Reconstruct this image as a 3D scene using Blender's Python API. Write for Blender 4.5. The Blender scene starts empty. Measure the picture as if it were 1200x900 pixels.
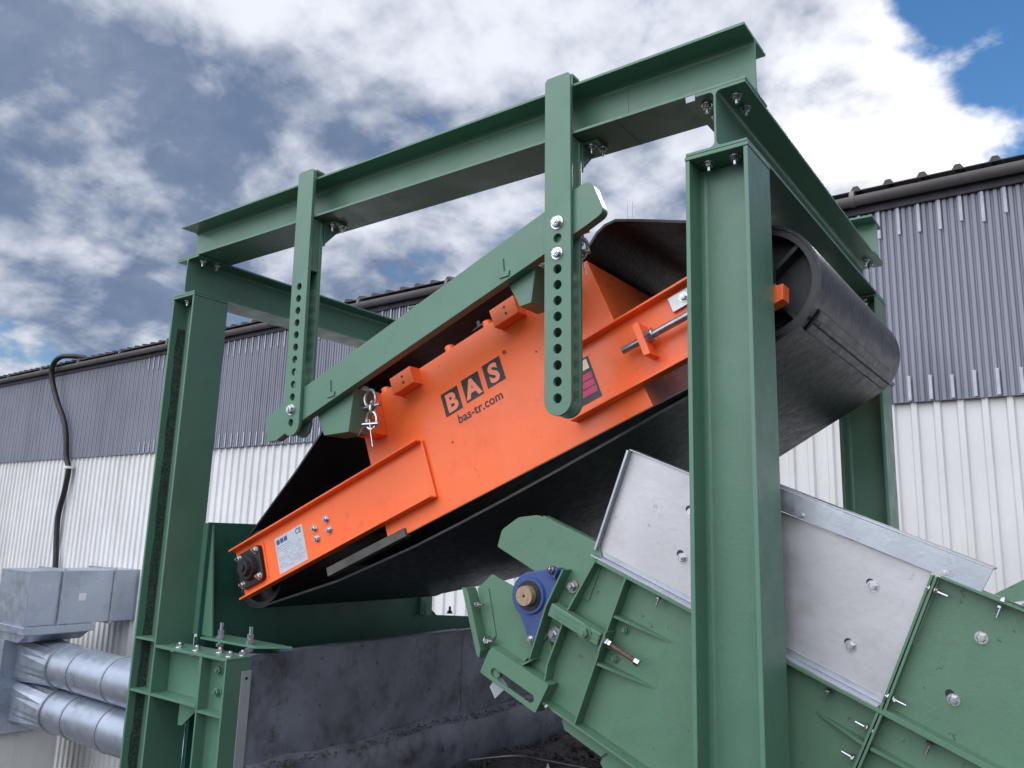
import bpy, bmesh, math, random
from mathutils import Vector, Matrix, Quaternion
random.seed(4)
R = math.radians
S = bpy.context.scene
C = S.collection
# ---------------------------------------------------------------- camera
cam_d = bpy.data.cameras.new('camera'); cam = bpy.data.objects.new('camera', cam_d); C.objects.link(cam)
cam.matrix_world = Matrix(((0.8069238, 0.0873213, 0.5841652, 0.8807560),
                           (0.5898921, -0.1694088, -0.7895112, -2.5704893),
                           (0.0300216, 0.9816698, -0.1882101, 2.0), (0, 0, 0, 1)))
cam_d.sensor_fit = 'HORIZONTAL'; cam_d.sensor_width = 36; cam_d.lens = 36 * 914.485 / 1200
cam_d.clip_start = .05; cam_d.clip_end = 4000
S.camera = cam
# ---------------------------------------------------------------- world: Nishita sky with a broken cloud layer
SUN_DIR = Vector((-.10, .84, .53)).normalized()
w = bpy.data.worlds.new('World'); S.world = w; w.use_nodes = True
N, Lk = w.node_tree.nodes, w.node_tree.links
N.clear()
def wn(t, **k):
    n = N.new(t)
    for a, b in k.items(): setattr(n, a, b)
    return n
def wset(n, i, v):
    if isinstance(v, bpy.types.NodeSocket): Lk.new(v, n.inputs[i])
    else: n.inputs[i].default_value = v
def wm(op, a, b=None, c=None, clamp=False):
    n = wn('ShaderNodeMath', operation=op, use_clamp=clamp); wset(n, 0, a)
    if b is not None: wset(n, 1, b)
    if c is not None: wset(n, 2, c)
    return n.outputs[0]
def wmix(f, a, b):
    n = wn('ShaderNodeMix', data_type='RGBA'); wset(n, 0, f); wset(n, 6, a); wset(n, 7, b); return n.outputs[2]
sky = wn('ShaderNodeTexSky', sky_type='NISHITA', sun_disc=False)
sky.sun_elevation = math.asin(SUN_DIR.z); sky.sun_rotation = math.atan2(SUN_DIR.x, SUN_DIR.y)
sky.air_density = 1.0; sky.dust_density = .0; sky.ozone_density = 2.5
tc = wn('ShaderNodeTexCoord'); nrm = wn('ShaderNodeVectorMath', operation='NORMALIZE'); Lk.new(tc.outputs['Generated'], nrm.inputs[0])
D = nrm.outputs[0]
sep = wn('ShaderNodeSeparateXYZ'); Lk.new(D, sep.inputs[0]); dx, dy, dz = sep.outputs
den = wm('ADD', wm('MAXIMUM', dz, 0.0), .42)
comb = wn('ShaderNodeCombineXYZ'); wset(comb, 0, wm('DIVIDE', dx, den)); wset(comb, 1, wm('DIVIDE', dy, den)); wset(comb, 2, 0.0)
P = comb.outputs[0]
def noise(scale, detail, rough, dist=0., off=(0, 0, 0), vec=None):
    mp = wn('ShaderNodeMapping'); Lk.new(vec or P, mp.inputs[0]); mp.inputs['Location'].default_value = off
    n = wn('ShaderNodeTexNoise'); Lk.new(mp.outputs[0], n.inputs['Vector'])
    n.inputs['Scale'].default_value = scale; n.inputs['Detail'].default_value = detail
    n.inputs['Roughness'].default_value = rough; n.inputs['Distortion'].default_value = dist
    return n.outputs[0]
def lobe(d, ang0, ang1):            # 1 inside ang0 degrees of direction d, 0 beyond ang1
    v = Vector(d).normalized(); n = wn('ShaderNodeVectorMath', operation='DOT_PRODUCT'); Lk.new(D, n.inputs[0]); n.inputs[1].default_value = v
    mr = wn('ShaderNodeMapRange', interpolation_type='SMOOTHSTEP'); wset(mr, 0, n.outputs['Value'])
    mr.inputs[1].default_value = math.cos(R(ang1)); mr.inputs[2].default_value = math.cos(R(ang0)); return mr.outputs[0]
def srange(v, a, b):
    mr = wn('ShaderNodeMapRange', interpolation_type='SMOOTHSTEP'); wset(mr, 0, v); mr.inputs[1].default_value = a; mr.inputs[2].default_value = b; return mr.outputs[0]
big = noise(1.5, 3, .5, .2, (3.1, 1.2, 0)); mid = noise(4.4, 7, .56, .35, (7.7, 2.5, 1)); fine = noise(12., 6, .55, .2, (1.3, 9.2, 2))
# the same billows sampled a little nearer the sun: their difference shades the side turned to it
mid2 = noise(4.4, 7, .56, .35, (7.7 + .05, 2.5 - .17, 1)); fine2 = noise(12., 6, .55, .2, (1.3 + .03, 9.2 - .09, 2))
relief = wm('ADD', wm('MULTIPLY', wm('SUBTRACT', mid, mid2), 1.15), wm('MULTIPLY', wm('SUBTRACT', fine, fine2), .55))
dens = wm('ADD', wm('MULTIPLY', big, .42), wm('MULTIPLY', mid, .66))
dens = wm('ADD', dens, wm('MULTIPLY', wm('SUBTRACT', fine, .5), .36))
dens = wm('ADD', dens, .045)
dens = wm('ADD', dens, wm('MULTIPLY', lobe((-.86, .33, .38), 8, 30), .20))       # solid bank on the left
dens = wm('ADD', dens, wm('MULTIPLY', lobe((-.16, .87, .46), 4, 17), .12))       # bright mass around the sun
dens = wm('ADD', dens, wm('MULTIPLY', lobe((-.55, .72, .40), 2, 16), .06))
dens = wm('SUBTRACT', dens, wm('MULTIPLY', lobe((-.045, .835, .55), 2, 7), .34))   # blue gaps
dens = wm('SUBTRACT', dens, wm('MULTIPLY', lobe((-.005, .905, .43), 1, 6), .30))
dens = wm('SUBTRACT', dens, wm('MULTIPLY', lobe((-.74, .40, .545), 1, 6), .12))
dens = wm('SUBTRACT', dens, wm('MULTIPLY', lobe((-.93, .33, .13), 2, 8), .22))
dens = wm('SUBTRACT', dens, wm('MULTIPLY', lobe((-.67, .66, .33), 3, 13), .10))
cover = srange(dens, .43, .60)
lit = wm('ADD', wm('MULTIPLY', mid, .55), wm('MULTIPLY', fine, .35))
lit = wm('ADD', lit, relief)
lit = wm('SUBTRACT', lit, wm('MULTIPLY', wm('SUBTRACT', dens, .5), .7))            # thick parts are darker
lit = wm('ADD', lit, wm('MULTIPLY', lobe((-.13, .87, .47), 3, 30), .22))
lit = wm('ADD', lit, wm('MULTIPLY', lobe((-.64, .50, .58), 3, 24), .24))
lit = wm('ADD', lit, wm('MULTIPLY', lobe((-.92, .33, .20), 3, 14), .10))
lit = wm('SUBTRACT', lit, wm('MULTIPLY', lobe((-.82, .44, .36), 6, 24), .12))
lit = wm('ADD', lit, .06)
lit = wm('MAXIMUM', lit, wm('MULTIPLY', wm('ADD', mid, fine), .25))
lit = srange(lit, .10, .92)
cc = wmix(lit, (1.25, 1.90, 3.25, 1), (8.8, 9.1, 10.0, 1))
sunl = lobe((-.11, .875, .47), 1, 13); cc = wmix(wm('MULTIPLY', sunl, lit), cc, (12.5, 12.5, 12.8, 1))
# bright cloud patch added out of view behind the camera, lighting the front faces
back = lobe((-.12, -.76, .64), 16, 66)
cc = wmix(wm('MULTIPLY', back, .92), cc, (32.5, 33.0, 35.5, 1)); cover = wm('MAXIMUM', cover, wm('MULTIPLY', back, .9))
hs = wn('ShaderNodeHueSaturation'); hs.inputs['Saturation'].default_value = 1.22; hs.inputs['Value'].default_value = .95; Lk.new(sky.outputs[0], hs.inputs['Color'])
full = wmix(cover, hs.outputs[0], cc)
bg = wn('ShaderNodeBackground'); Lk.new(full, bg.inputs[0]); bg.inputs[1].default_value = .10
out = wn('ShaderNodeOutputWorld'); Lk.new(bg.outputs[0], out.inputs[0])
# ---------------------------------------------------------------- sun, veiled by cloud
sd = bpy.data.lights.new('sun', 'SUN'); sun = bpy.data.objects.new('sun', sd); C.objects.link(sun)
sd.energy = 1.8; sd.angle = R(12); sd.color = (1, .95, .88)
sun.rotation_euler = SUN_DIR.to_track_quat('Z', 'Y').to_euler()
S.view_settings.view_transform = 'Standard'; S.view_settings.look = 'None'; S.view_settings.exposure = 0.0; S.view_settings.gamma = 1
# ---------------------------------------------------------------- materials
def mat(name, col, rough=.5, metal=0., var=.12, vscale=3., dirt=None, dirt_amt=.0, dscale=6., bump=0., bscale=60., spec=.5, streak=False, col2=None, rvar=.1, dlo=.55, dhi=.72, wear=None, wscale=22.):
    m = bpy.data.materials.new(name); m.use_nodes = True; nt = m.node_tree; n = nt.nodes; l = nt.links
    b = n['Principled BSDF']; b.inputs['Metallic'].default_value = metal; b.inputs['Specular IOR Level'].default_value = spec
    t = n.new('ShaderNodeTexCoord'); v = t.outputs['Object']
    def nz(s, d=5, r=.6, sc=None):
        x = n.new('ShaderNodeTexNoise'); x.inputs['Scale'].default_value = s; x.inputs['Detail'].default_value = d; x.inputs['Roughness'].default_value = r
        if sc:
            mp = n.new('ShaderNodeMapping'); mp.inputs['Scale'].default_value = sc; l.new(v, mp.inputs[0]); l.new(mp.outputs[0], x.inputs['Vector'])
        else: l.new(v, x.inputs['Vector'])
        return x.outputs[0]
    def mr(s, a, bb, c, d):
        x = n.new('ShaderNodeMapRange'); l.new(s, x.inputs[0])
        for i, q in enumerate((a, bb, c, d)): x.inputs[i + 1].default_value = q
        return x.outputs[0]
    def mx(f, a, bb):
        x = n.new('ShaderNodeMix'); x.data_type = 'RGBA'
        for i, q in ((0, f), (6, a), (7, bb)):
            if isinstance(q, bpy.types.NodeSocket): l.new(q, x.inputs[i])
            else: x.inputs[i].default_value = q
        return x.outputs[2]
    c4 = lambda c, k=1.: (c[0] * k, c[1] * k, c[2] * k, 1)
    base = mx(mr(nz(vscale, 6, .6), .3, .7, 0, 1), c4(col, 1 - var), c4(col2, 1) if col2 else c4(col, 1 + var))
    if dirt:
        f = mr(nz(dscale, 8, .68, (1, 1, .15) if streak else None), dlo, dhi, 0, dirt_amt)
        base = mx(f, base, c4(dirt))
    if wear:
        f = mr(nz(wscale, 3, .75), .66, .70, 0, wear[3]); base = mx(f, base, c4(wear))
        f = mr(nz(5, 3, .5, (26, 26, 1.2)), .66, .78, 0, wear[3] * .35); base = mx(f, base, c4(wear))
    l.new(base, b.inputs['Base Color'])
    l.new(mr(nz(vscale * 4, 4, .6), .3, .7, max(.03, rough - rvar), min(1, rough + rvar)), b.inputs['Roughness'])
    if bump:
        bp = n.new('ShaderNodeBump'); bp.inputs['Strength'].default_value = bump; bp.inputs['Distance'].default_value = .01
        l.new(nz(bscale, 6, .6), bp.inputs['Height']); l.new(bp.outputs[0], b.inputs['Normal'])
    return m
GREEN = (.084, .188, .128)
M = {}
M['green'] = mat('green_paint', GREEN, .40, var=.07, vscale=2.2, dirt=(.06, .09, .07), dirt_amt=.35, dscale=9, bump=.08, bscale=90, dlo=.56, dhi=.8, wear=(.16, .20, .17, .55), wscale=26)
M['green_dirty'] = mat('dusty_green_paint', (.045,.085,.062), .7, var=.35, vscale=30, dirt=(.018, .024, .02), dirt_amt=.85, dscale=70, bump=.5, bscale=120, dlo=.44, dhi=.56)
M['feeder_green'] = mat('feeder_green_paint', (.092, .190, .122), .42, var=.10, vscale=3.5, dirt=(.05, .085, .065), dirt_amt=.5, dscale=7, bump=.08, bscale=80, dlo=.54, dhi=.78, wear=(.035, .06, .045, .7), wscale=18)
M['dark_green'] = mat('hopper_green_paint', (.016, .085, .058), .5, var=.12, vscale=2, dirt=(.012, .035, .026), dirt_amt=.5, dscale=5, bump=.08)
M['orange'] = mat('orange_paint', (.92, .155, .036), .36, var=.05, vscale=2, dirt=(.55, .07, .02), dirt_amt=.3, dscale=5, bump=.06, bscale=40, wear=(.45, .10, .05, .5), wscale=20)
M['rubber'] = mat('black_rubber', (.014, .016, .020), .40, var=.25, vscale=5, dirt=(.05, .05, .053), dirt_amt=.5, dscale=6, bump=.22, bscale=45, dlo=.5, dhi=.8)
M['drumsteel'] = mat('dark_drum_steel', (.05, .052, .056), .42, metal=.6, var=.2, vscale=8, bump=.05)
M['black'] = mat('black_cast_iron', (.013, .013, .015), .4, var=.2, bump=.1)
M['zinc'] = mat('zinc_plated_steel', (.50, .51, .53), .30, metal=1, var=.12, vscale=30, bump=.04)
M['rod'] = mat('threaded_rod_steel', (.34, .34, .36), .35, metal=.9, var=.15, vscale=20)
M['stainless'] = mat('stainless_sheet', (.50, .50, .515), .42, metal=.55, var=.10, vscale=3.2, dirt=(.40, .385, .37), dirt_amt=.6, dscale=4, bump=.06, bscale=40, dlo=.5, dhi=.66, wear=(.30, .29, .28, .5), wscale=12)
M['galv'] = mat('galvanised_sheet', (.40, .43, .47), .36, metal=.75, var=.14, vscale=5, dirt=(.26, .29, .34), dirt_amt=.5, dscale=3, bump=.05)
M['galvduct'] = mat('galvanised_duct_sheet', (.42, .47, .55), .34, metal=.75, var=.12, vscale=1.2, dirt=(.17, .20, .25), dirt_amt=.45, dscale=1.5, bump=.04)
M['blue'] = mat('blue_bearing_paint', (.036, .070, .215), .42, var=.12, vscale=12, dirt=(.03, .045, .10), dirt_amt=.6, dscale=20, bump=.1)
M['bronze'] = mat('brown_shaft_end', (.36, .26, .17), .55, metal=.3, var=.3, vscale=60, bump=.3, bscale=150)
M['decal_dark'] = mat('dark_decal', (.014, .012, .016), .4, var=.05)
M['decal_orange'] = mat('orange_letter', (.90, .24, .13), .4, var=.03)
M['plate'] = mat('rating_plate', (.52, .57, .64), .35, metal=.2, var=.08, vscale=20)
M['plate_ink'] = mat('rating_plate_ink', (.04, .09, .17), .5, var=.05)
M['ink_grey'] = mat('plate_text_grey', (.30, .34, .40), .5, var=.05)
M['magenta'] = mat('warning_magenta', (.55, .04, .13), .5, var=.1)
M['cream'] = mat('warning_cream', (.75, .68, .55), .5, var=.05)
M['white_panel'] = mat('white_cladding', (.66, .665, .66), .5, var=.08, vscale=.6, dirt=(.42, .38, .31), dirt_amt=.6, dscale=1.4, streak=True, bump=.03, dlo=.5, dhi=.78)
M['grey_panel'] = mat('blue_grey_cladding', (.21, .222, .268), .5, var=.12, vscale=.7, dirt=(.125, .13, .165), dirt_amt=.6, dscale=1.6, streak=True, bump=.03, dlo=.48, dhi=.72)
M['clip'] = mat('pale_fixing_strip', (.42, .44, .50), .5, var=.15, vscale=10)
M['gutter'] = mat('brown_grey_gutter', (.150, .135, .135), .5, var=.2, vscale=1.2, dirt=(.05, .045, .045), dirt_amt=.5, dscale=3)
M['roof'] = mat('dark_roof_sheet', (.04, .038, .042), .6, var=.2)
M['soffit'] = mat('dark_eaves_band', (.045, .043, .055), .7, var=.4, vscale=7)
M['bunker'] = mat('worn_steel_plate', (.165, .178, .21), .5, metal=.1, var=.30, vscale=2.5, wear=(.03, .028, .03, .8), wscale=16, dirt=(.05, .048, .052), dirt_amt=.85, dscale=4, bump=.35, bscale=14, dlo=.46, dhi=.66)
M['bunker_pale'] = mat('pale_steel_sheet', (.27, .30, .36), .5, metal=.1, var=.2, vscale=3, dirt=(.05, .052, .062), dirt_amt=.8, dscale=9, bump=.25, bscale=20, dlo=.5, dhi=.7)
M['dirt'] = mat('dark_slag_dirt', (.030, .026, .028), .95, var=.5, vscale=16, dirt=(.10, .085, .075), dirt_amt=.6, dscale=38, bump=1., bscale=40, dlo=.55, dhi=.68)
M['concrete'] = mat('yard_concrete', (.07, .068, .065), .9, var=.2, vscale=2, dirt=(.06, .057, .055), dirt_amt=.6, dscale=3, bump=.3, bscale=20)
M['paper'] = mat('pale_label', (.72, .73, .74), .6, var=.04)
M['wood'] = mat('scuffed_grey_slat', (.085, .08, .075), .8, var=.3, vscale=14, dirt=(.05, .045, .04), dirt_amt=.7, dscale=18, bump=.4, bscale=50)
M['hose'] = mat('black_hose_rubber', (.006, .006, .008), .5, var=.2)
M['flatbar'] = mat('pale_grey_flat_bar', (.36, .38, .39), .5, metal=.2, var=.08, vscale=8, bump=.05)
M['rusty'] = mat('rusty_thread', (.13, .075, .06), .6, metal=.4, var=.3, vscale=40, bump=.3, bscale=200)
# ---------------------------------------------------------------- helpers
def setp(o, label=None, cat=None, group=None, kind=None):
    if label: o['label'] = label
    if cat: o['category'] = cat
    if group: o['group'] = group
    if kind: o['kind'] = kind
    return o
def thing(name, loc, label, cat, group=None, rot=(0, 0, 0)):
    o = bpy.data.objects.new(name, None); o.empty_display_size = .1; C.objects.link(o); o.location = loc; o.rotation_euler = rot
    return setp(o, label, cat, group)
def obj(name, bm, m, parent=None, bevel=0., smooth=False, seg=2, loc=None):
    me = bpy.data.meshes.new(name)
    bmesh.ops.recalc_face_normals(bm, faces=bm.faces); bm.to_mesh(me); bm.free()
    o = bpy.data.objects.new(name, me); C.objects.link(o); me.materials.append(M[m] if isinstance(m, str) else m)
    if smooth:
        for p in me.polygons: p.use_smooth = True
        try: me.set_sharp_from_angle(angle=R(35))
        except Exception: pass
    if bevel:
        b = o.modifiers.new('bevel', 'BEVEL'); b.width = bevel; b.segments = seg; b.limit_method = 'ANGLE'; b.angle_limit = R(35)
    if parent: o.parent = parent
    if loc: o.location = loc
    return o
def box(bm, x0, x1, y0, y1, z0, z1):
    vs = [bm.verts.new((x, y, z)) for x in (x0, x1) for y in (y0, y1) for z in (z0, z1)]
    for f in ((0, 1, 3, 2), (4, 6, 7, 5), (0, 4, 5, 1), (2, 3, 7, 6), (0, 2, 6, 4), (1, 5, 7, 3)): bm.faces.new([vs[i] for i in f])
def B(*a):
    bm = bmesh.new(); box(bm, *a); return bm
def cyl(bm, p0, p1, r0, r1=None, seg=24, cap=True):
    p0, p1 = Vector(p0), Vector(p1); r1 = r0 if r1 is None else r1
    q = (p1 - p0).to_track_quat('Z', 'Y'); ra, rb = [], []
    for i in range(seg):
        a = 2 * math.pi * i / seg; u = q @ Vector((math.cos(a), math.sin(a), 0))
        ra.append(bm.verts.new(p0 + u * r0)); rb.append(bm.verts.new(p1 + u * r1))
    for i in range(seg): bm.faces.new((ra[i], ra[(i + 1) % seg], rb[(i + 1) % seg], rb[i]))
    if cap: bm.faces.new(ra[::-1]); bm.faces.new(rb)
def prism(bm, pts, axis, a0, a1):
    """convex or simple outline; axis x: pts=(y,z), axis y: pts=(x,z), axis z: pts=(x,y)"""
    def v(p, a): return {'x': (a, p[0], p[1]), 'y': (p[0], a, p[1]), 'z': (p[0], p[1], a)}[axis]
    A = [bm.verts.new(v(p, a0)) for p in pts]; Bv = [bm.verts.new(v(p, a1)) for p in pts]
    n = len(pts); bm.faces.new(A); bm.faces.new(Bv[::-1])
    for i in range(n): bm.faces.new((A[i], Bv[i], Bv[(i + 1) % n], A[(i + 1) % n]))
def PR(pts, axis, a0, a1):
    bm = bmesh.new(); prism(bm, pts, axis, a0, a1); return bm
def arc(cx, cy, r, a0, a1, n): return [(cx + r * math.cos(R(a0 + (a1 - a0) * i / n)), cy + r * math.sin(R(a0 + (a1 - a0) * i / n))) for i in range(n + 1)]
def rounded(pts, r, n=4):
    out = []
    for i, p in enumerate(pts):
        p = Vector(p); a = (Vector(pts[i - 1]) - p); b = (Vector(pts[(i + 1) % len(pts)]) - p)
        rr = r[i] if isinstance(r, (list, tuple)) else r
        if rr <= 0: out.append(tuple(p)); continue
        ang = a.angle(b); d = min(rr / math.tan(ang / 2), a.length * .45, b.length * .45)
        p0, p1 = p + a.normalized() * d, p + b.normalized() * d
        for k in range(n + 1):
            t = k / n; out.append(tuple((1 - t) ** 2 * p0 + 2 * t * (1 - t) * p + t * t * p1))
    return out
def holed(outline, holes, a0, a1):
    """plate with real holes in the XZ plane between y=a0 and y=a1"""
    cu = bpy.data.curves.new('t', 'CURVE'); cu.dimensions = '2D'; cu.fill_mode = 'BOTH'; cu.extrude = abs(a1 - a0) / 2
    for loop in [outline] + holes:
        s = cu.splines.new('POLY'); s.points.add(len(loop) - 1); s.use_cyclic_u = True
        for i, p in enumerate(loop): s.points[i].co = (p[0], p[1], 0, 1)
    o = bpy.data.objects.new('t', cu); C.objects.link(o); dg = bpy.context.evaluated_depsgraph_get(); dg.update()
    me = bpy.data.meshes.new_from_object(o.evaluated_get(dg)); bm = bmesh.new(); bm.from_mesh(me)
    bpy.data.objects.remove(o); bpy.data.curves.remove(cu); bpy.data.meshes.remove(me)
    for v in bm.verts: x, y, z = v.co; v.co = (x, (a0 + a1) / 2 + z, y)
    bmesh.ops.remove_doubles(bm, verts=bm.verts, dist=1e-5)
    return bm
def circle(cx, cy, r, n=20): return [(cx + r * math.cos(2 * math.pi * i / n), cy + r * math.sin(2 * math.pi * i / n)) for i in range(n)]
def ipoly(h, b, tf, tw, r=.016, n=3):
    """I-section outline: u across the flange (width b), v along the height h, centred"""
    q = [(b / 2, -h / 2), (b / 2, -h / 2 + tf)]
    q += [(tw / 2 + r - r * math.sin(R(90 * k / n)), -h / 2 + tf + r - r * math.cos(R(90 * k / n))) for k in range(n + 1)]
    q += [(x, -z) for x, z in q[::-1]]
    return q + [(-x, -z) for x, z in q]
def tube(bm, pts, r, seg=10):
    rings = []; u = None
    for i, p in enumerate(pts):
        p = Vector(p); t = (Vector(pts[min(i + 1, len(pts) - 1)]) - Vector(pts[max(i - 1, 0)])).normalized()
        if u is None: u = t.orthogonal().normalized()
        u = (u - t * u.dot(t)).normalized(); v = t.cross(u)
        rings.append([bm.verts.new(p + r * (math.cos(2 * math.pi * k / seg) * u + math.sin(2 * math.pi * k / seg) * v)) for k in range(seg)])
    for a, b in zip(rings, rings[1:]):
        for k in range(seg): bm.faces.new((a[k], a[(k + 1) % seg], b[(k + 1) % seg], b[k]))
    bm.faces.new(rings[0][::-1]); bm.faces.new(rings[-1])
def smooth_path(pts, n=6):
    P4 = [Vector(p) for p in pts]; P4 = [2 * P4[0] - P4[1]] + P4 + [2 * P4[-1] - P4[-2]]; out = []
    for i in range(1, len(P4) - 2):
        for k in range(n):
            t = k / n; a, b, c, d = P4[i - 1:i + 3]
            out.append(.5 * ((2 * b) + (c - a) * t + (2 * a - 5 * b + 4 * c - d) * t * t + (3 * b - a - 3 * c + d) * t ** 3))
    return out + [P4[-2]]
_bm_cache = {}
def bolt(parent, p, d, r=.016, thread=.0, name='bolt', m='zinc', nut=True):
    """hex bolt seated at p, pointing along d (local axes of parent)"""
    key = (round(r, 4), round(thread, 4), m)
    if key not in _bm_cache:
        bm = bmesh.new(); cyl(bm, (0, 0, 0), (0, 0, r * .2), r * 1.4, r * 1.36, seg=24)
        cyl(bm, (0, 0, r * .2), (0, 0, r * .95), r * 1.02, seg=6); cyl(bm, (0, 0, r * .95), (0, 0, r * 1.05), r * .95, r * .8, seg=6)
        cyl(bm, (0, 0, r * 1.05), (0, 0, r * 1.25 + thread), r * .52, r * .46, seg=12)
        me = bpy.data.meshes.new(name); bmesh.ops.recalc_face_normals(bm, faces=bm.faces); bm.to_mesh(me); bm.free(); me.materials.append(M[m]); _bm_cache[key] = me
    o = bpy.data.objects.new(name, _bm_cache[key]); C.objects.link(o); o.parent = parent; o.location = p
    q = Vector(d).to_track_quat('Z', 'Y') @ Quaternion((0, 0, 1), random.random()); o.rotation_mode = 'QUATERNION'; o.rotation_quaternion = q
    return o
def text(body, size, name, m, parent, loc, rot, offset=0., extrude=.0006, align='LEFT', shear=0., space=1., sx=1.):
    cu = bpy.data.curves.new('t', 'FONT'); cu.body = body; cu.size = size; cu.offset = offset; cu.extrude = extrude; cu.align_x = align; cu.space_character = space; cu.shear = shear; cu.resolution_u = 4
    o = bpy.data.objects.new('t', cu); C.objects.link(o); dg = bpy.context.evaluated_depsgraph_get(); dg.update()
    me = bpy.data.meshes.new_from_object(o.evaluated_get(dg)); bpy.data.objects.remove(o); bpy.data.curves.remove(cu)
    if sx != 1:
        for v in me.vertices: v.co.x *= sx
    me.name = name; me.materials.clear(); me.materials.append(M[m]); t = bpy.data.objects.new(name, me); C.objects.link(t); t.parent = parent; t.location = loc; t.rotation_euler = rot
    return t
# ================================================================ SETTING
YARD = -4.5
bm = bmesh.new(); box(bm, -900, 900, -900, 900, YARD - 1, YARD); obj('ground', bm, 'concrete')['kind'] = 'structure'
bm = bmesh.new(); box(bm, -3.75, 7, -7, 4.6, YARD, .30); obj('bunker_platform', bm, 'dirt', bevel=.02)['kind'] = 'structure'
# ---------------------------------------------------------------- warehouse
WY = 6.5; SEAM = 3.50; EAVE = 5.86; X0, X1 = -46., 14.
wh = thing('warehouse', (-16, WY, YARD), 'long warehouse clad in white ribbed sheet below and blue grey corrugated sheet above', 'warehouse')
def wobj(name, bm, m, **k):
    o = obj(name, bm, m, None, **k); o.parent = wh; o.matrix_parent_inverse = Matrix.Translation(-Vector(wh.location)); return o
def sheet(prof, period, x0, x1, yb, z0, z1, thick=.01):
    bm = bmesh.new(); xs = []
    n = int((x1 - x0) / period)
    for k in range(n):
        for (u, d) in prof: xs.append((x0 + (k + u) * period, yb - d))
    xs.append((x0 + n * period, yb - prof[0][1]))
    lo = [bm.verts.new((x, y, z0)) for x, y in xs]; hi = [bm.verts.new((x, y, z1)) for x, y in xs]
    lob = [bm.verts.new((x, y + thick, z0)) for x, y in xs]
    for i in range(len(xs) - 1):
        bm.faces.new((lo[i], lo[i + 1], hi[i + 1], hi[i])); bm.faces.new((lo[i + 1], lo[i], lob[i], lob[i + 1]))
    return bm
wobj('lower_cladding', sheet([(0, 0), (.30, 0), (.38, .038), (.62, .038), (.70, 0)], .215, X0, X1, WY, YARD, SEAM + .02), 'white_panel')
prof = []
for j in range(3):
    b0 = j / 3.; dd = .030 if j == 0 else .024
    prof += [(b0 + .02, .0), (b0 + .09, dd), (b0 + .25, dd), (b0 + .31, .0)]
ubm = sheet(prof, .20, X0, X1, WY - .05, SEAM - .015, EAVE - .12); nf0 = len(ubm.faces)
bm = bmesh.new(); box(bm, X0, X1, WY + .02, WY + 12, YARD, EAVE - .08); wobj('wall_core', bm, 'soffit')
# eaves band, fixing strips
bm = ubm; k = 0
for i in range(int((X1 - X0) / .20)):
    x = X0 + i * .20 + .02
    if i % 1 == 0 and x > -16:
        box(bm, x + .015, x + .045, WY - .092, WY - .0815, SEAM, SEAM + random.uniform(.23, .27))
        box(bm, x + .015, x + .045, WY - .092, WY - .0815, EAVE - .20 - random.uniform(.28, .34), EAVE - .16)
bm.faces.ensure_lookup_table()
for f in bm.faces[nf0:]: f.material_index = 1
uc = wobj('upper_cladding', bm, 'grey_panel'); uc.data.materials.append(M['clip'])
bm = bmesh.new(); box(bm, X0, X1, WY - .081, WY - .079, EAVE - .44, EAVE - .30); bm.free()
# half round gutter
bm = bmesh.new(); g = arc(WY - .20, EAVE - .04, .085, 180, 360, 10); gi = arc(WY - .20, EAVE - .04, .076, 360, 180, 10)
prism(bm, g + gi, 'x', X0, X1); wobj('gutter', bm, 'gutter', smooth=True)
for i in range(30):
    x = X0 + 1 + i * 2.0; bm = bmesh.new(); cyl(bm, (x, WY - .20, EAVE - .04), (x + .05, WY - .20, EAVE - .04), .093, seg=20); wobj('gutter_bracket', bm, 'gutter')
bm = bmesh.new(); box(bm, X0, X1, WY - .115, WY + .02, EAVE - .20, EAVE - .03); wobj('eaves_board', bm, 'soffit')
# roof sheet with crests
bm = bmesh.new(); per = .335; xs = []
for i in range(int((X1 - X0) / per)):
    b0 = X0 + i * per
    xs += [(b0, 0), (b0 + .12, 0), (b0 + .15, .05), (b0 + .20, .05), (b0 + .23, 0)]
A = [bm.verts.new((x, WY - .25, EAVE + .035 + h)) for x, h in xs]; A2 = [bm.verts.new((x, WY - .25, EAVE + .025)) for x, h in xs]; Bk = [bm.verts.new((x, WY + 11, EAVE + 1.9 + h)) for x, h in xs]
for i in range(len(xs) - 1):
    bm.faces.new((A[i], A[i + 1], Bk[i + 1], Bk[i])); bm.faces.new((A2[i], A2[i + 1], A[i + 1], A[i]))
wobj('roof', bm, 'roof')
for x in (-4.20, -4.12): bm = bmesh.new(); cyl(bm, (x, 7.0, EAVE), (x, 7.0, 6.80), .006, seg=6); wobj('lightning_rod', bm, 'rod')
# ---------------------------------------------------------------- hose over the gutter
hp = [(-19.1, WY - .05, 6.0), (-19.35, WY - .25, 6.03), (-19.7, WY - .38, 6.02), (-20.0, WY - .40, 5.86), (-20.08, WY - .36, 5.55), (-19.85, WY - .28, 5.0), (-19.40, WY - .22, 4.4), (-19.22, WY - .2, 4.0), (-19.10, WY - .18, 3.5), (-18.95, WY - .16, 3.2), (-19.05, WY - .14, 2.7), (-19.2, WY - .14, 2.1), (-19.12, WY - .14, 1.5), (-18.98, WY - .14, .9), (-18.95, WY - .14, .2)]
bm = bmesh.new(); tube(bm, smooth_path(hp, 8), .062, 12)
h = thing('drain_hose', hp[-1], 'thick black hose hanging over the gutter down the cladding', 'hose')
o = obj('hose', bm, 'hose', smooth=True); o.parent = h; o.matrix_parent_inverse = Matrix.Translation(-h.location)
bm = bmesh.new(); cyl(bm, (-18.97, WY - .16, 3.22), (-18.97, WY - .16, 3.28), .12, seg=16); o = obj('cable_tie', bm, 'paper'); o.parent = h; o.matrix_parent_inverse = Matrix.Translation(-h.location)
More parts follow.
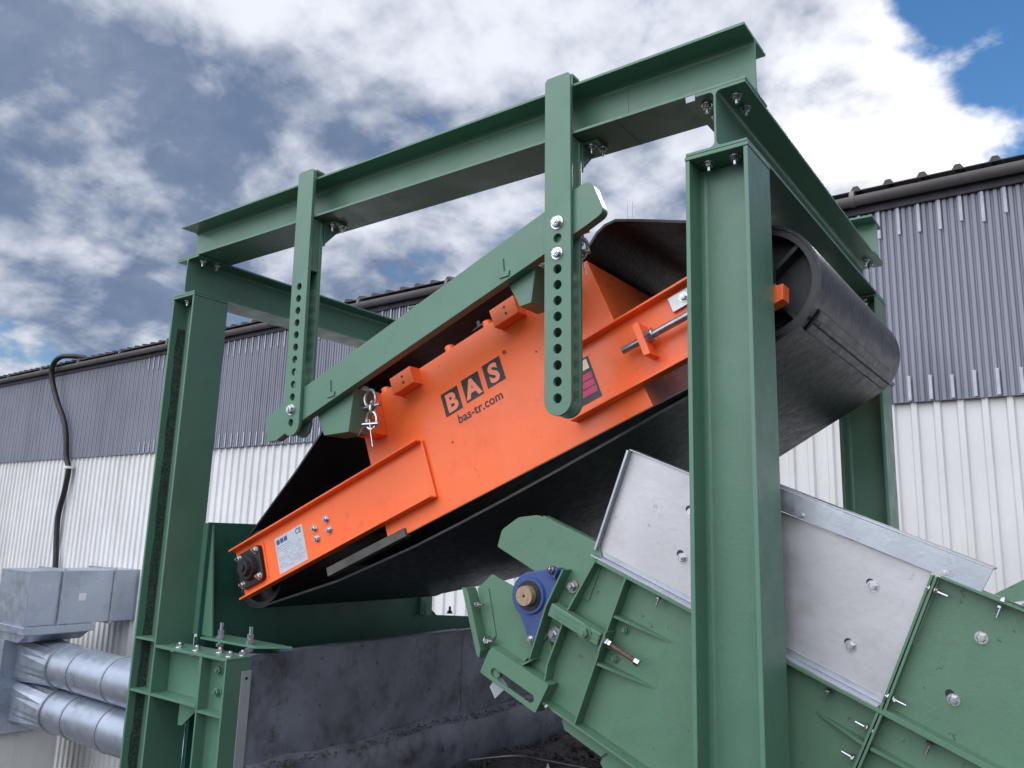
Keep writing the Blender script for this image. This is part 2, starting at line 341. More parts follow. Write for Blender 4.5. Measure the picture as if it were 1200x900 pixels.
# ---------------------------------------------------------------- ventilation ducts
du = thing('ventilation_duct', (-17, 5, YARD), 'grey sheet metal box duct with two round ducts against the warehouse wall', 'duct')
def dobj(n, bm, m, **k):
    o = obj(n, bm, m, None, **k); o.parent = du; o.matrix_parent_inverse = Matrix.Translation(-du.location); return o
bm = bmesh.new(); box(bm, -16.5, -15.447, 4.95, WY, 0, 1.02); dobj('box_duct', bm, 'galvduct', bevel=.01)
for y in (4.95, 5.96): dobj('flange', B(-16.54, -15.41, y - .02, y + .02, -.04, 1.06), 'galv')
bm = bmesh.new(); prism(bm, [(-16.75, .0), (-15.47, .0), (-15.47, 1.02), (-16.75, 1.02)], 'y', 4.35, 4.93); dobj('elbow', bm, 'galvduct', bevel=.01)
bm = bmesh.new(); box(bm, -16.9, -15.3, 4.3, 5.6, -.14, -.0); prism(bm, [(-16.9, -.14), (-15.3, -.14), (-15.6, -.3), (-16.9, -.3)], 'y', 4.35, 5.5); dobj('collar', bm, 'galvduct', bevel=.01)
bm = bmesh.new(); box(bm, -18.6, -16.2, 4.35, 5.6, -2.05, -.3); dobj('plenum', bm, 'galvduct', bevel=.012)
bm = bmesh.new(); box(bm, -15.44, -15.435, 5.28, 5.42, .44, .58); dobj('label_plate', bm, 'paper')
for i, zc in enumerate((-.71, -1.50)):
    bm = bmesh.new(); n = 24; r = .385; sq, ci = [], []
    for k in range(n):
        a = 2 * math.pi * (k + .5) / n; c, s = math.cos(a), math.sin(a); m_ = max(abs(c), abs(s)); sq.append(bm.verts.new((-16.25, 5.0 + .39 * c / m_, zc + .39 * s / m_))); ci.append(bm.verts.new((-14.95, 5.0 + r * c, zc + r * s)))
    for k in range(n): bm.faces.new((sq[k], sq[(k + 1) % n], ci[(k + 1) % n], ci[k]))
    dobj('transition', bm, 'galvduct')
    bm = bmesh.new(); cyl(bm, (-14.97, 5, zc), (-8.5, 5, zc), r, seg=40); dobj('round_duct', bm, 'galvduct', smooth=True)
    for x in (-14.98, -14.2, -12.95, -11.6, -10): bm = bmesh.new(); cyl(bm, (x, 5, zc), (x + .05, 5, zc), r + (.03 if x < -14.5 else .014), seg=40); dobj('joint_ring', bm, 'galv', smooth=True)
bm = bmesh.new(); box(bm, -17.6, -16.3, 4.5, 5.6, YARD, -2.05); dobj('lower_box', bm, 'white_panel', bevel=.01)
bm = bmesh.new(); cyl(bm, (-14.9, WY - .12, 1.5), (-14.9, WY - .12, -4.4), .03, seg=8); dobj('conduit', bm, 'rod')
# ---------------------------------------------------------------- bunker
bw = thing('bunker_wall', (-2.9, 1.8, .3), 'scuffed dark grey steel bunker wall behind the stub post', 'wall')
def rel(par):
    def f(n, bm, m, **k):
        o = obj(n, bm, m, None, **k); o.parent = par; o.matrix_parent_inverse = Matrix.Translation(-par.location); return o
    return f
bo = rel(bw)
def wallmesh(x_face, x_back, ys, z0, z1, amp=.006):
    bm = bmesh.new(); nz = 14; ny = int((ys[1] - ys[0]) / .06); g = []
    for j in range(nz + 1):
        row = []
        for i in range(ny + 1):
            y = ys[0] + (ys[1] - ys[0]) * i / ny; z = z0 + (z1 - z0) * j / nz
            row.append(bm.verts.new((x_face + amp * (math.sin(y * 3.1 + z * 2) + .6 * math.sin(y * 7.3 - z * 9)), y, z)))
        g.append(row)
    for j in range(nz):
        for i in range(ny): bm.faces.new((g[j][i], g[j][i + 1], g[j + 1][i + 1], g[j + 1][i]))
    return bm
bm = wallmesh(-2.82, 0, (.163, 1.925), .3, 1.305); box(bm, -2.90, -2.832, .163, 1.925, .3, 1.314); bo('steel_sheet', bm, 'bunker')
bm = wallmesh(-2.825, 0, (1.935, 4.2), .3, 1.300); box(bm, -2.90, -2.835, 1.935, 4.2, .3, 1.308); bo('steel_sheet', bm, 'bunker')
bm = PR([(.205, 1.075), (.205, 1.315), (4.2, 1.312), (4.2, 1.075), (2.2, 1.105)], 'x', -2.808, -2.804); bm.free()
# lower skirt with slag resting on it
bm = bmesh.new(); ny = 60
for k in range(1):
    prof = []
rows = []
for i in range(ny + 1):
    y = .165 + (4.0 - .165) * i / ny
    zt = .755 + .012 * math.sin(y * 5) + .006 * math.sin(y * 17)
    rows.append([bm.verts.new(p) for p in ((-2.815, y, zt), (-2.77, y, zt - .015), (-2.735, y, zt - .035), (-2.705, y, zt - .14), (-2.79, y, .3))])
for a, b in zip(rows, rows[1:]):
    for k in range(4): bm.faces.new((a[k], a[k + 1], b[k + 1], b[k]))
bo('skirt_plate', bm, 'bunker', smooth=True)
bm = bmesh.new()
for i in range(700):
    y = random.uniform(.2, 3.8); zt = .755 + .012 * math.sin(y * 5)
    r = random.uniform(.003, .010); c = Vector((-2.77 + random.uniform(-.04, .06), y, zt - .015 + random.uniform(-.015, .01)))
    bmesh.ops.create_icosphere(bm, subdivisions=1, radius=r, matrix=Matrix.Translation(c) @ Matrix.Diagonal((1, random.uniform(.6, 1.6), .6, 1)))
M['crumb'] = mat('grey_slag_crumb', (.07, .066, .066), .95, var=.4, vscale=30)
setp(bo('slag_crumbs', bm, 'crumb'), kind='stuff')
# hopper plate
hpn = thing('hopper_plate', (-3.4, 1.2, .3), 'dark green steel hopper side sheet rising behind the bunker wall', 'hopper')
ho = rel(hpn)
ho('side_sheet', PR([(.20, .31), (.20, 2.012), (1.30, 2.005), (1.36, 1.97), (2.10, 1.49), (2.30, 1.345), (2.83, 1.30), (2.83, .31)], 'x', -3.41, -3.40), 'dark_green')
ho('ledge_sheet', PR([(-3.40, 1.12), (-2.905, .98), (-2.905, .97), (-3.40, 1.11)], 'y', .24, 2.83), 'dark_green')
ho('end_post', B(-3.399, -3.33, 2.10, 2.16, 1.36, 1.50), 'green')
for y in (2.40, 2.76): bolt(hpn, (.05, y - 1.2, 1.355 - .3), (0, 0, 1), .02, .03, m='black')
# dirt floor heap
bm = bmesh.new(); nx, ny = 60, 70; G = []
from mathutils import noise as mn
for j in range(ny + 1):
    row = []
    for i in range(nx + 1):
        x = -2.83 + 2.9 * i / nx; y = .5 + 3.9 * j / ny
        z = .40 + .05 * math.exp(-((x + 2.5) / .4) ** 2) - .10 * math.exp(-((x + 2.76) / .09) ** 2) + .06 * mn.noise(Vector((x * 2, y * 2, 0))) + .03 * mn.noise(Vector((x * 9, y * 9, 3))) - .12 * max(0, (x + 1.2))
        row.append(bm.verts.new((x, y, max(z, .31))))
    G.append(row)
for j in range(ny):
    for i in range(nx): bm.faces.new((G[j][i], G[j][i + 1], G[j + 1][i + 1], G[j + 1][i]))
setp(obj('slag_heap', bm, 'dirt', smooth=True), 'dark slag and dirt spread over the bunker floor', 'dirt', kind='stuff')
bm = bmesh.new()
for i in range(1500):
    x, y = random.uniform(-2.7, -1.2), random.uniform(.9, 4.1); r = random.choice((.006, .01, .014, .02, .03))
    z = .44 + .06 * mn.noise(Vector((x * 2, y * 2, 0))); bmesh.ops.create_icosphere(bm, subdivisions=1, radius=r, matrix=Matrix.Translation((x, y, z + random.uniform(-.01, .02))) @ Matrix.Rotation(random.random() * 3, 4, 'X') @ Matrix.Diagonal((1, random.uniform(.5, 1.8), .55, 1)))
setp(obj('slag_lumps', bm, 'dirt'), 'loose slag lumps scattered over the bunker floor', 'rubble', kind='stuff')
sc = thing('scrap_plate', (-1.95, 1.75, .46), 'thin pale scrap shard standing in the slag below the feeder', 'scrap')
obj('shard', PR([(-.05, 0), (.05, -.01), (.025, .10), (-.005, .16)], 'y', 0, .004), 'flatbar', sc, loc=(0, 0, 0))
sw = thing('scrap_wire', (-2.35, 2.0, .47), 'bent grey wire lying loose on the bunker floor', 'wire')
bm = bmesh.new(); tube(bm, smooth_path([(-.35, -.1, .0), (-.1, .12, .03), (.15, .1, .05), (.5, .2, .03), (.72, .02, .1), (.75, -.12, .32)], 6), .006, 6); obj('wire', bm, 'rod', sw, smooth=True)
# ================================================================ SUPPORT FRAME
H = 3.415; HB = .247; HL = .233; W = .24; XL = -3.497; YD = 2.105; LOW = .30
fr = thing('support_frame', (-1.87, 1.2, LOW), 'green painted steel beam frame on four posts around the orange magnet', 'frame')
fo = rel(fr)
FB = Vector(fr.location)
def column(xr, y0, name='post'):
    bm = bmesh.new(); prism(bm, [(xr - W / 2 + v, y0 + W / 2 + u) for u, v in ipoly(W, W, .017, .010, .021)], 'z', LOW, H - .016)
    c = fo(name, bm, 'green', bevel=.0025); return c
posts = {}
for nm, xr, y0 in (('nr', 0., 0.), ('nl', XL, 0.), ('fr', 0., YD), ('fl', XL, YD)):
    c = posts[nm] = column(xr, y0)
    # cap plate as sub-part
    bm = bmesh.new(); box(bm, xr - W - .002, xr + .002, y0 - .002, y0 + W + .002, H - .015, H)
    cp = fo('cap_plate', bm, 'green', bevel=.002); cp.parent = c; cp.matrix_parent_inverse = Matrix.Identity(4)
    for bx in (.07, .17):
        for by in (.06, .18):
            b = bolt(c, (xr - bx, y0 + by, H - .016), (0, 0, -1), .0165, .012); b.parent = c
posts['nr']['label'] = 'front post in the foreground'; posts['nl']['label'] = 'front post with bolted stub at its foot'
# side beams (run front to back), on the posts
for xr in (0., XL):
    bm = bmesh.new(); prism(bm, [(xr - W / 2 + u, H + .0015 + HB / 2 + v) for u, v in ipoly(HB - .002, .236, .012, .009, .018)], 'y', 0, YD + W)
    sb = fo('side_beam', bm, 'green', bevel=.0015)
    for bx in (.062, .178):
        for by in (.07, .17, YD + .07, YD + .17):
            b = bolt(sb, (xr - bx, by, H + HB - .014), (0, 0, -1), .016, .014); b.parent = sb
# long beams
ZB = H + HB + .001
for y0 in (0., YD):
    bm = bmesh.new(); prism(bm, [(y0 + W / 2 + u, ZB + HL / 2 + v) for u, v in ipoly(HL, W, .012, .0075, .018)], 'x', XL - W + .005, .0)
    lb = fo('long_beam', bm, 'green', bevel=.0015)
    if y0 == 0:
        bm = bmesh.new(); cyl(bm, (-.80 + .02, W / 2 - .006, ZB + .03), (-.80 + .02, W / 2 - .006, ZB + HL - .03), .004, seg=6); bm.free()
        bm = bmesh.new(); box(bm, -.545, -.541, W / 2 - .0055, W / 2 + .0055, ZB + .012, ZB + HL - .012); box(bm, -.545, -.541, -.0015, W, ZB - .0015, ZB + .011); wv = fo('weld_seam', bm, 'green'); wv.parent = lb; wv.matrix_parent_inverse = Matrix.Identity(4)
        tb = B(-.232, -.196, -.004, 0.0, ZB - .028, ZB - .004); tg = fo('marking_tag', tb, 'flatbar'); tg.parent = lb; tg.matrix_parent_inverse = Matrix.Identity(4)
# stiffeners in left post and the bolted stub beside it
nl = posts['nl']
def sub(n, bm, m, par, **k):
    o = fo(n, bm, m, **k); o.parent = par; o.matrix_parent_inverse = Matrix.Identity(4); return o
def stiff(z, x0=XL - W + .018, x1=XL - .018):
    bm = bmesh.new(); box(bm, x0, x1, .002, W / 2 - .006, z - .006, z + .006); sub('stiffener', bm, 'green', nl, bevel=.001)
stiff(1.335); stiff(1.045)
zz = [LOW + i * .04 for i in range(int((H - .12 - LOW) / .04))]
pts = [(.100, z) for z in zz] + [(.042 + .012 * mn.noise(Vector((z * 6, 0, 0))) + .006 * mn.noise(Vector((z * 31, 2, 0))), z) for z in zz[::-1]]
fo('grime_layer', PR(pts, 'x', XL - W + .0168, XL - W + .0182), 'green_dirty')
fo('closing_plate', B(XL - .001, -3.395, .242, .250, LOW, 1.34), 'dark_green')
SX0, SX1, SX2 = XL + .0015, -3.055, -2.812
st = None
bm = bmesh.new(); box(bm, SX0, SX2, 0, .158, 1.300, 1.315); st = fo('stub_bracket', bm, 'green', bevel=.002)
sub('shelf_plate', B(SX0, SX1 + .006, 0, .20, 1.040, 1.054), 'green', st, bevel=.0015)
sub('web_plate', B(SX0, SX1, .10, .11, 1.055, 1.299), 'green', st)
sub('side_plate', B(SX1 - .004, SX1 + .008, 0.002, .155, 1.055, 1.299), 'green', st, bevel=.0015)
sub('gusset', PR([(-3.33, 1.039), (-3.11, 1.039), (-3.29, .90), (-3.33, .90)], 'y', .085, .097), 'green', st)
bm = bmesh.new(); prism(bm, [((SX1 + .009 + SX2) / 2 + v, 0.080 + u) for u, v in ipoly(SX2 - SX1 - .009, .158, .013, .009, .016)], 'z', LOW, 1.299)
fo('stub_post', bm, 'green', bevel=.0015)
sub('stiffener', B(SX1 + .024, SX2 - .014, .003, .074, 1.020, 1.032), 'green', st)
for z in (1.235, 1.125): b = bolt(st, (-2.965, .075, z), (0, -1, 0), .021, .004, m='green')
for x in (-3.40, -3.20): b = bolt(st, (x, .05, 1.299), (0, 0, -1), .014, .004)
for x, y, tall in ((-3.33, .05, 0), (-3.17, .055, 0), (-3.02, .10, 0), (-2.86, .13, 0), (-2.87, .06, 0)):
    b = bolt(st, (x, y, 1.316), (0, 0, 1), .019, .004 + .07 * tall)
# base flange of hopper bolted over the stub
sub('clamp_plate', PR([(-3.36, .19), (-2.84, .19), (-2.70, .33), (-3.36, .36)], 'z', 1.345, 1.357), 'green', st, bevel=.001)
for x, y in ((-3.19, .21), (-2.93, .22)):
    bm = bmesh.new(); cyl(bm, (x, y, 1.31), (x, y, 1.45), .010, seg=10); cyl(bm, (x, y, 1.358), (x, y, 1.382), .021, seg=6); cyl(bm, (x, y, 1.318), (x, y, 1.338), .021, seg=6); cyl(bm, (x, y, 1.385), (x, y, 1.41), .017, seg=6); sub('stud_bolt', bm, 'zinc', st)
sub('gusset', PR([(XL + .002, 2.01), (XL + .10, 2.0), (XL + .20, 1.36), (XL + .002, 1.36)], 'y', .225, .235), 'green', st)
sub('flat_bar', B(-2.811, -2.806, .098, .158, LOW, 1.243), 'flatbar', st, bevel=.001)
bm = bmesh.new(); cyl(bm, (-2.8065, .128, 1.205), (-2.8045, .128, 1.205), .008, seg=12); sub('bolt_hole', bm, 'decal_dark', st)
# clamp brackets that carry the two hangers (under the near long beam)
def clamp(xc):
    bm = bmesh.new(); box(bm, xc + .02, xc + .13, .085, .175, ZB - .014, ZB - .002); prism(bm, [(.086, ZB - .014), (.19, ZB - .014), (.086, ZB - .13)], 'x', xc + .045, xc + .055); box(bm, xc - .06, xc + .06, .075, .087, ZB - .14, ZB - .002)
    o = fo('clamp_bracket', bm, 'green', bevel=.001)
    for x, y in ((xc + .085, .11), (xc + .115, .155)): b = bolt(o, (x, y, ZB - .015), (0, 0, -1), .014, .018)
    b = bolt(o, (xc + .03, .088, ZB - .06), (0, 1, 0), .014, .03)
HX = (-2.455, -.800)
for x in HX: clamp(x)
# ---------------------------------------------------------------- perforated hangers
def hanger(xt, xb, label, bolts):
    root = thing('hanger', (xb, 0, 2.46), label, 'hanger', 'perforated hangers on the near long beam')
    hw = .064; L = 3.945 - 2.46
    def outline(z0, top, r=True):
        q = arc(0, hw + z0, hw, 180, 360, 14)
        return [(hw - .012, top), (-hw + .012, top), (-hw, top - .012)] + q + [(hw, top - .012)]
    holes = []
    for k in range(12):
        zc = 3.269 - .0672 * k - 2.46; holes.append(circle(0, zc, .0200, 24))
    sh = (xt - xb) / L
    def skew(bm):
        for v in bm.verts: v.co.x += sh * v.co.z
        return bm
    obj('front_bar', skew(holed(outline(0, L), holes, -.022, -.002)), 'green', root, bevel=.0015)
    obj('rear_bar', skew(holed(outline(0, ZB - 2.46 - .003), [], .050, .068)), 'green', root, bevel=.0015)
    lo_, hi_ = (.0, 0)
    obj('side_wall', skew(B(-hw + .001, -hw + .010, -.002, .050, 1.02 if xb > -1 else .42, ZB - 2.46 - .004)), 'green', root)
    if xb > -1: obj('side_wall', skew(B(-hw + .001, -hw + .010, -.002, .050, hw * .9, .66)), 'green', root)
    obj('spacer', skew(B(.03, .058, -.002, .050, .90, ZB - 2.46 - .004)), 'green', root)
    obj('top_cap', skew(B(-hw + .002, hw, -.002, .055, L - .014, L - .001)), 'green', root, bevel=.001)
    for k, r in bolts:
        zc = 3.269 - .0672 * k - 2.46; bolt(root, (sh * zc, -.0225, zc), (0, -1, 0), r, .0)
        bolt(root, (sh * zc, .0685, zc), (0, 1, 0), r, .02)
    return root
hanger(-2.470, -2.420, 'left perforated green hanger bar, one bolt near its rounded foot', [(10, .0215)])
hanger(-.812, -.778, 'right perforated green hanger bar, two bolts above its row of holes', [(0, .0215), (2, .0195)])
# ---------------------------------------------------------------- inclined arm
ar = thing('suspension_arm', (-1.6, 0, 2.43), 'inclined green steel arm held between the two perforated hangers', 'arm')
pts = [(-2.672, 2.565), (-2.636, 2.440), (-2.560, 2.446), (-2.40, 2.524), (-.671, 3.238), (-.588, 3.278), (-.655, 3.440), (-2.47, 2.672)]
pts = rounded([(x + 1.6, z - 2.43) for x, z in pts], [.01, .01, .03, .05, 0, .035, .055, .05], 8)
obj('arm_plate', PR(pts, 'y', .0005, .046), 'green', ar, bevel=.002)
def onarm(x): return 3.238 + (x + .671) * (3.238 - 2.524) / 1.729 - 2.43
for x in (-2.17, -1.10):
    z = onarm(x) + .06
    obj('lock_tab', PR([(x + 1.6 - .006, z + .06), (x + 1.6 + .012, z + .055), (x + 1.6 + .02, z - .01), (x + 1.6 + .05, z - .005), (x + 1.6 + .045, z - .03), (x + 1.6 - .005, z - .035)], 'y', -.006, .0002), 'green', ar, bevel=.001)
def hbr(x0, x1, drop, lab):
    a = onarm((x0 + x1) / 2); bm = bmesh.new()
    za, zb = onarm(x0) + .02, onarm(x1) + .02
    X_ = lambda x: x + 1.6
    # tapered welded pocket, flanks and floor
    top = [(X_(x0), .05, za), (X_(x1), .05, zb), (X_(x1), .21, zb), (X_(x0), .21, za)]
    zl = onarm(x0) - drop
    bot = [(X_(x0) + .07, .05, zl), (X_(x1) - .02, .05, zl + .01), (X_(x1) - .02, .19, zl + .01), (X_(x0) + .07, .19, zl)]
    T = [bm.verts.new(p) for p in top]; Bt = [bm.verts.new(p) for p in bot]
    bm.faces.new(T); bm.faces.new(Bt[::-1])
    for i in range(4): bm.faces.new((T[i], T[(i + 1) % 4], Bt[(i + 1) % 4], Bt[i]))
    o = obj('pocket_bracket', bm, 'green', ar, bevel=.003); return o
hbr(-2.31, -2.04, .10, 'l'); hbr(-1.10, -.95, .10, 'r')
# ---------------------------------------------------------------- shackles
def torus_link(bm, c, rx, rz, r, ry=0, tilt=0, seg=20):
    ps = []
    for k in range(seg + 1):
        a = 2 * math.pi * k / seg; ps.append(Vector(c) + Matrix.Rotation(tilt, 3, 'Z') @ Vector((rx * math.cos(a), 0, rz * math.sin(a))))
    tube(bm, ps, r, 8)
def shackle(loc, label):
    t = thing('shackle', loc, label, 'shackle', 'shackles between the arm and the magnet')
    bm = bmesh.new()
    torus_link(bm, (0, 0, .05), .028, .042, .009, tilt=.5); torus_link(bm, (.012, .01, -.005), .026, .04, .009, tilt=1.9); torus_link(bm, (.02, 0, -.065), .03, .045, .009, tilt=.3)
    obj('links', bm, 'zinc', t, smooth=True)
    bm = bmesh.new(); cyl(bm, (-.04, -.01, .0), (.05, .02, .02), .011, seg=12); obj('pin', bm, 'zinc', t, smooth=True)
    bm = bmesh.new(); cyl(bm, (-.02, -.02, -.085), (.06, .01, -.08), .012, seg=12); obj('pin', bm, 'zinc', t, smooth=True)
    bm = bmesh.new(); tube(bm, smooth_path([(.0, -.01, .015), (-.04, -.02, .0), (-.075, -.025, -.02)], 4), .0035, 6); tube(bm, smooth_path([(.01, -.01, -.06), (-.02, -.02, -.10), (-.045, -.025, -.14)], 4), .0035, 6); tube(bm, smooth_path([(.015, -.01, -.06), (.04, -.02, -.13), (.065, -.025, -.20)], 4), .003, 6); obj('split_pin', bm, 'zinc', t, smooth=True)
    return t
shackle((-2.015, .14, 2.60), 'shiny shackle hanging from the left pocket bracket of the arm')
shackle((-.80, .14, 3.27), 'shackle below the upper right end of the arm, partly behind the hanger')
# ================================================================ OVERBAND MAGNET  (local x along the belt, z square to it)
A_M = 22.2
mg = thing('overband_magnet', (-3.089, 0, 1.761), 'tilted orange magnetic separator with wide black belt around it', 'magnet', rot=(0, -R(A_M), 0))
YM = .28
def mo(n, bm, m, par=None, **k): return obj(n, bm, m, par or mg, **k)
BXo = [(1.065, -.25), (2.655, -.25), (2.615, .515), (1.195, .525), (1.06, .40)]
bx = mo('magnet_box', PR(BXo, 'y', YM + .045, 1.90), 'orange', bevel=.004)
# side channels: web, flanges turned outwards, near and far
def channel(x0, x1, x0b, x1b, near=True):
    bm = bmesh.new()
    if near: yw0, yw1, yf = YM + .036, YM + .0445, YM - .012
    else: yw0, yw1, yf = 1.9005, 1.909, 1.945
    ya, yb = (yf, yw1) if near else (yw0, yf)
    prism(bm, [(x0b, -.155), (x1b, -.155), (x1, .155), (x0, .155)], 'y', yw0, yw1)
    prism(bm, [(x0, .146), (x1, .146), (x1, .156), (x0, .156)], 'y', ya, yb)
    prism(bm, [(x0b, -.156), (x1b, -.156), (x1b, -.146), (x0b, -.146)], 'y', ya, yb)
    return mo('side_channel', bm, 'orange', bevel=.0015)
chl = channel(-.145, 1.440, -.108, 1.444); chr_ = channel(2.300, 3.36, 2.300, 3.18)
channel(-.145, 1.440, -.108, 1.444, False); channel(2.43, 3.36, 2.28, 3.18, False)
# lower end flange of left channel / sloped cut into the box
mo('edge_plate', PR([(1.435, -.155), (1.450, -.155), (1.450, .155), (1.435, .155)], 'y', YM + .028, YM + .036), 'orange', chl, bevel=.001)
# belt
def belt_path():
    p = []
    r = .232
    # left drum, from lower tangent round to upper tangent
    p += arc(0, 0, r, 275, 115, 18)
    p += [(.45, .432), (.86, .625), (.96, .672), (1.06, .705), (1.3, .725), (1.9, .715), (2.25, .700), (2.36, .672), (2.46, .615), (2.54, .580), (2.60, .585), (2.65, .615), (2.69, .638), (2.74, .650), (2.80, .640), (2.90, .570), (3.07, .445), (3.25, .325)]
    p += arc(3.232, .012, .2425, 55, -85, 18)
    p += [(2.95, -.268), (2.7, -.278), (2.4, -.292), (2.1, -.303), (1.8, -.312), (1.5, -.317), (1.2, -.318), (.9, -.308), (.6, -.295)]
    return p
bp_ = belt_path(); Y0B, Y1B = .365, 1.865; th = .012
bm = bmesh.new(); n = len(bp_); rings = []
for i, p in enumerate(bp_):
    a, b = Vector(bp_[i - 1]), Vector(bp_[(i + 1) % n]); t = (b - a).normalized(); nv = Vector((t.y, -t.x)) * -1
    q = Vector(p) - nv * th
    sg = .10 * max(0, math.sin(math.pi * min(1, max(0, (p[0] - .3) / 2.7)))) if p[1] < 0 else 0
    o_ = [(p[0], Y0B, p[1]), (p[0], .7, p[1] - sg * .6), (p[0], 1.1, p[1] - sg), (p[0], 1.5, p[1] - sg), (p[0], Y1B, p[1] - sg), (q.x, Y1B, q.y - sg), (q.x, Y0B, q.y)]
    rings.append([bm.verts.new(v) for v in o_])
for i in range(n):
    a, b = rings[i], rings[(i + 1) % n]
    for k in range(7): bm.faces.new((a[k], a[(k + 1) % 7], b[(k + 1) % 7], b[k]))
belt = mo('belt', bm, 'rubber', smooth=True)
# cleats across the belt
def cleat(pos, nrm_):
    t = Vector((nrm_[1], -nrm_[0])); p = Vector(pos); nn = Vector(nrm_)
    pts = [p - t * .05 - nn * .002, p + t * .05 - nn * .002, p + t * .045 + nn * .006, p + t * .012 + nn * .010, p + t * .009 + nn * .036, p - t * .009 + nn * .036, p - t * .012 + nn * .010, p - t * .045 + nn * .006]
    mo('cleat', PR([tuple(q) for q in pts], 'y', Y0B + .06, Y1B - .06), 'rubber', belt, bevel=.003)
def oncirc(cx, cz, r, a): return ((cx + r * math.cos(R(a)), cz + r * math.sin(R(a))), (math.cos(R(a)), math.sin(R(a))))
cleat(*oncirc(3.232, .012, .2435, -62)); cleat((.35, .386), (-.46, .89)); cleat((1.9, .597), (0, 1))
# drums with end discs and spokes
for cx, cz, r in ((0., 0., .218), (3.232, .012, .228)):
    bm = bmesh.new(); prism(bm, arc(cx, cz, r, 0, 351, 39), 'y', Y0B + .09, Y1B - .09); d = mo('drum', bm, 'drumsteel', smooth=True)
    bm = bmesh.new()
    ring_o = circle(cx, cz, r + .001, 48); ring_i = circle(cx, cz, r - .022, 48)
    rb = holed(ring_o, [ring_i], Y0B + .004, Y0B + .095); mo('drum_rim', rb, 'drumsteel', d, smooth=True)
    for k in range(4):
        a = R(20 + 90 * k); u = Vector((math.cos(a), math.sin(a))); v = Vector((-u.y, u.x)) * .008; c0 = Vector((cx, cz))
        mo('spoke', PR([tuple(c0 + v), tuple(c0 + u * (r - .02) + v), tuple(c0 + u * (r - .02) - v), tuple(c0 - v)], 'y', Y0B + .02, Y0B + .088), 'drumsteel', d)
    bm.free(); bm = bmesh.new(); cyl(bm, (cx, YM - .02, cz), (cx, 1.97, cz), .035, seg=20); mo('shaft', bm, 'rod', d, smooth=True)
# carrying rollers under the top run
for cx, cz in ((1.06, .62),):
    bm = bmesh.new(); cyl(bm, (cx, Y0B + .03, cz), (cx, Y1B - .03, cz), .052, seg=20); mo('roller', bm, 'rubber', smooth=True)
# flange bearing left
fb = mo('flange_bearing', PR(rounded([(-.105, -.105), (.105, -.105), (.105, .105), (-.105, .105)], .03), 'y', YM + .008, YM + .0355), 'black', bevel=.004)
bm = bmesh.new(); cyl(bm, (0, YM + .01, 0), (0, YM - .020, 0), .075, .068, 28); cyl(bm, (0, YM - .02, 0), (0, YM - .042, 0), .050, .046, 28); cyl(bm, (0, YM - .04, 0), (0, YM - .052, 0), .022, seg=16); mo('bearing_cap', bm, 'black', fb, smooth=True)
for x in (-.078, .078):
    for z in (-.078, .078): bolt(fb, (x, YM + .008, z), (0, -1, 0), .016, .010)
mo('welded_strip', PR([(.118, -.10), (.128, -.10), (.128, .11), (.118, .11)], 'y', YM + .028, YM + .036), 'orange', chl)
# rating plate
yp = YM + .0355
rp = mo('rating_plate', PR([(.222, -.120), (.470, -.120), (.470, .088), (.222, .088)], 'y', yp - .0015, yp), 'plate')
for k in range(3):
    mo('logo_block', B(.236 + .034 * k, .264 + .034 * k, yp - .0022, yp - .0016, .045, .072), 'plate_ink', rp)
text('CE', .042, 'ce_mark', 'plate_ink', rp, (.405, yp - .0018, .048), (R(90), 0, 0), offset=.0006)
for i in range(11):
    z = .030 - i * .0125; bm = bmesh.new(); x = .232
    if i in (0,): box(bm, x, x + .12, yp - .0021, yp - .0016, z - .0025, z + .0025)
    else:
        x += .0
        while x < .455:
            w_ = random.uniform(.012, .045)
            if x + w_ < .462 and random.random() < .8: box(bm, x, x + w_, yp - .0021, yp - .0016, z - .0018, z + .0018)
            x += w_ + .008
        if not bm.verts: box(bm, .232, .30, yp - .0021, yp - .0016, z - .0018, z + .0018)
    mo('plate_line', bm, 'ink_grey', rp)
for x, z in ((.563, .022), (.571, -.040), (.668, .035), (.676, -.030)): bolt(chl, (x, YM + .0355, z), (0, -1, 0), .0165, .004)
# lettering: three dark tiles and the web line
LX, LZ = 1.640, .150
text_rot = (R(90), 0, 0)
tiles = [(1.625, .198), (1.767, .206), (1.909, .214)]
for ch, (x, z) in zip('BAS', tiles):
    yb_ = YM + .0445
    t = mo('logo_tile', B(x, x + .112, yb_ - .0010, yb_, z - .002, z + .122), 'decal_dark', bx)
    text(ch, .128, 'logo_letter', 'decal_orange', t, (x + .056, yb_ - .0014, z + .014), text_rot, offset=.0055, align='CENTER', sx=1.0)
text('bas-tr.com', .0655, 'web_lettering', 'decal_dark', bx, (1.688, YM + .0438, .130), text_rot, offset=.0009, space=1.02)
text('®', .030, 'registered_mark', 'decal_dark', bx, (2.045, YM + .0438, .325), text_rot)
for x, z in ((1.62, .062), (2.22, .25)):
    bm = bmesh.new(); cyl(bm, (x, YM + .0446, z), (x, YM + .0436, z), .005, seg=12); mo('plug_hole', bm, 'decal_dark', bx)
# terminal blocks on the box edge and small round caps
def block(x, z):
    o = mo('terminal_block', B(x, x + .15, YM - .025, YM + .09, z, z + .095), 'orange', bx, bevel=.003)
    for dz in (.035, .070):
        bm = bmesh.new(); cyl(bm, (x + .085, YM - .0265, z + dz - .004), (x + .085, YM - .0240, z + dz - .004), .007, seg=12); mo('screw_hole', bm, 'decal_dark', o)
block(1.385, .430); block(2.085, .440)
for x in (1.24, 1.72, 1.98):
    bm = bmesh.new(); cyl(bm, (x, YM + .10, .515), (x, YM + .10, .565), .026, seg=20); mo('end_cap', bm, 'orange', bx, smooth=True)
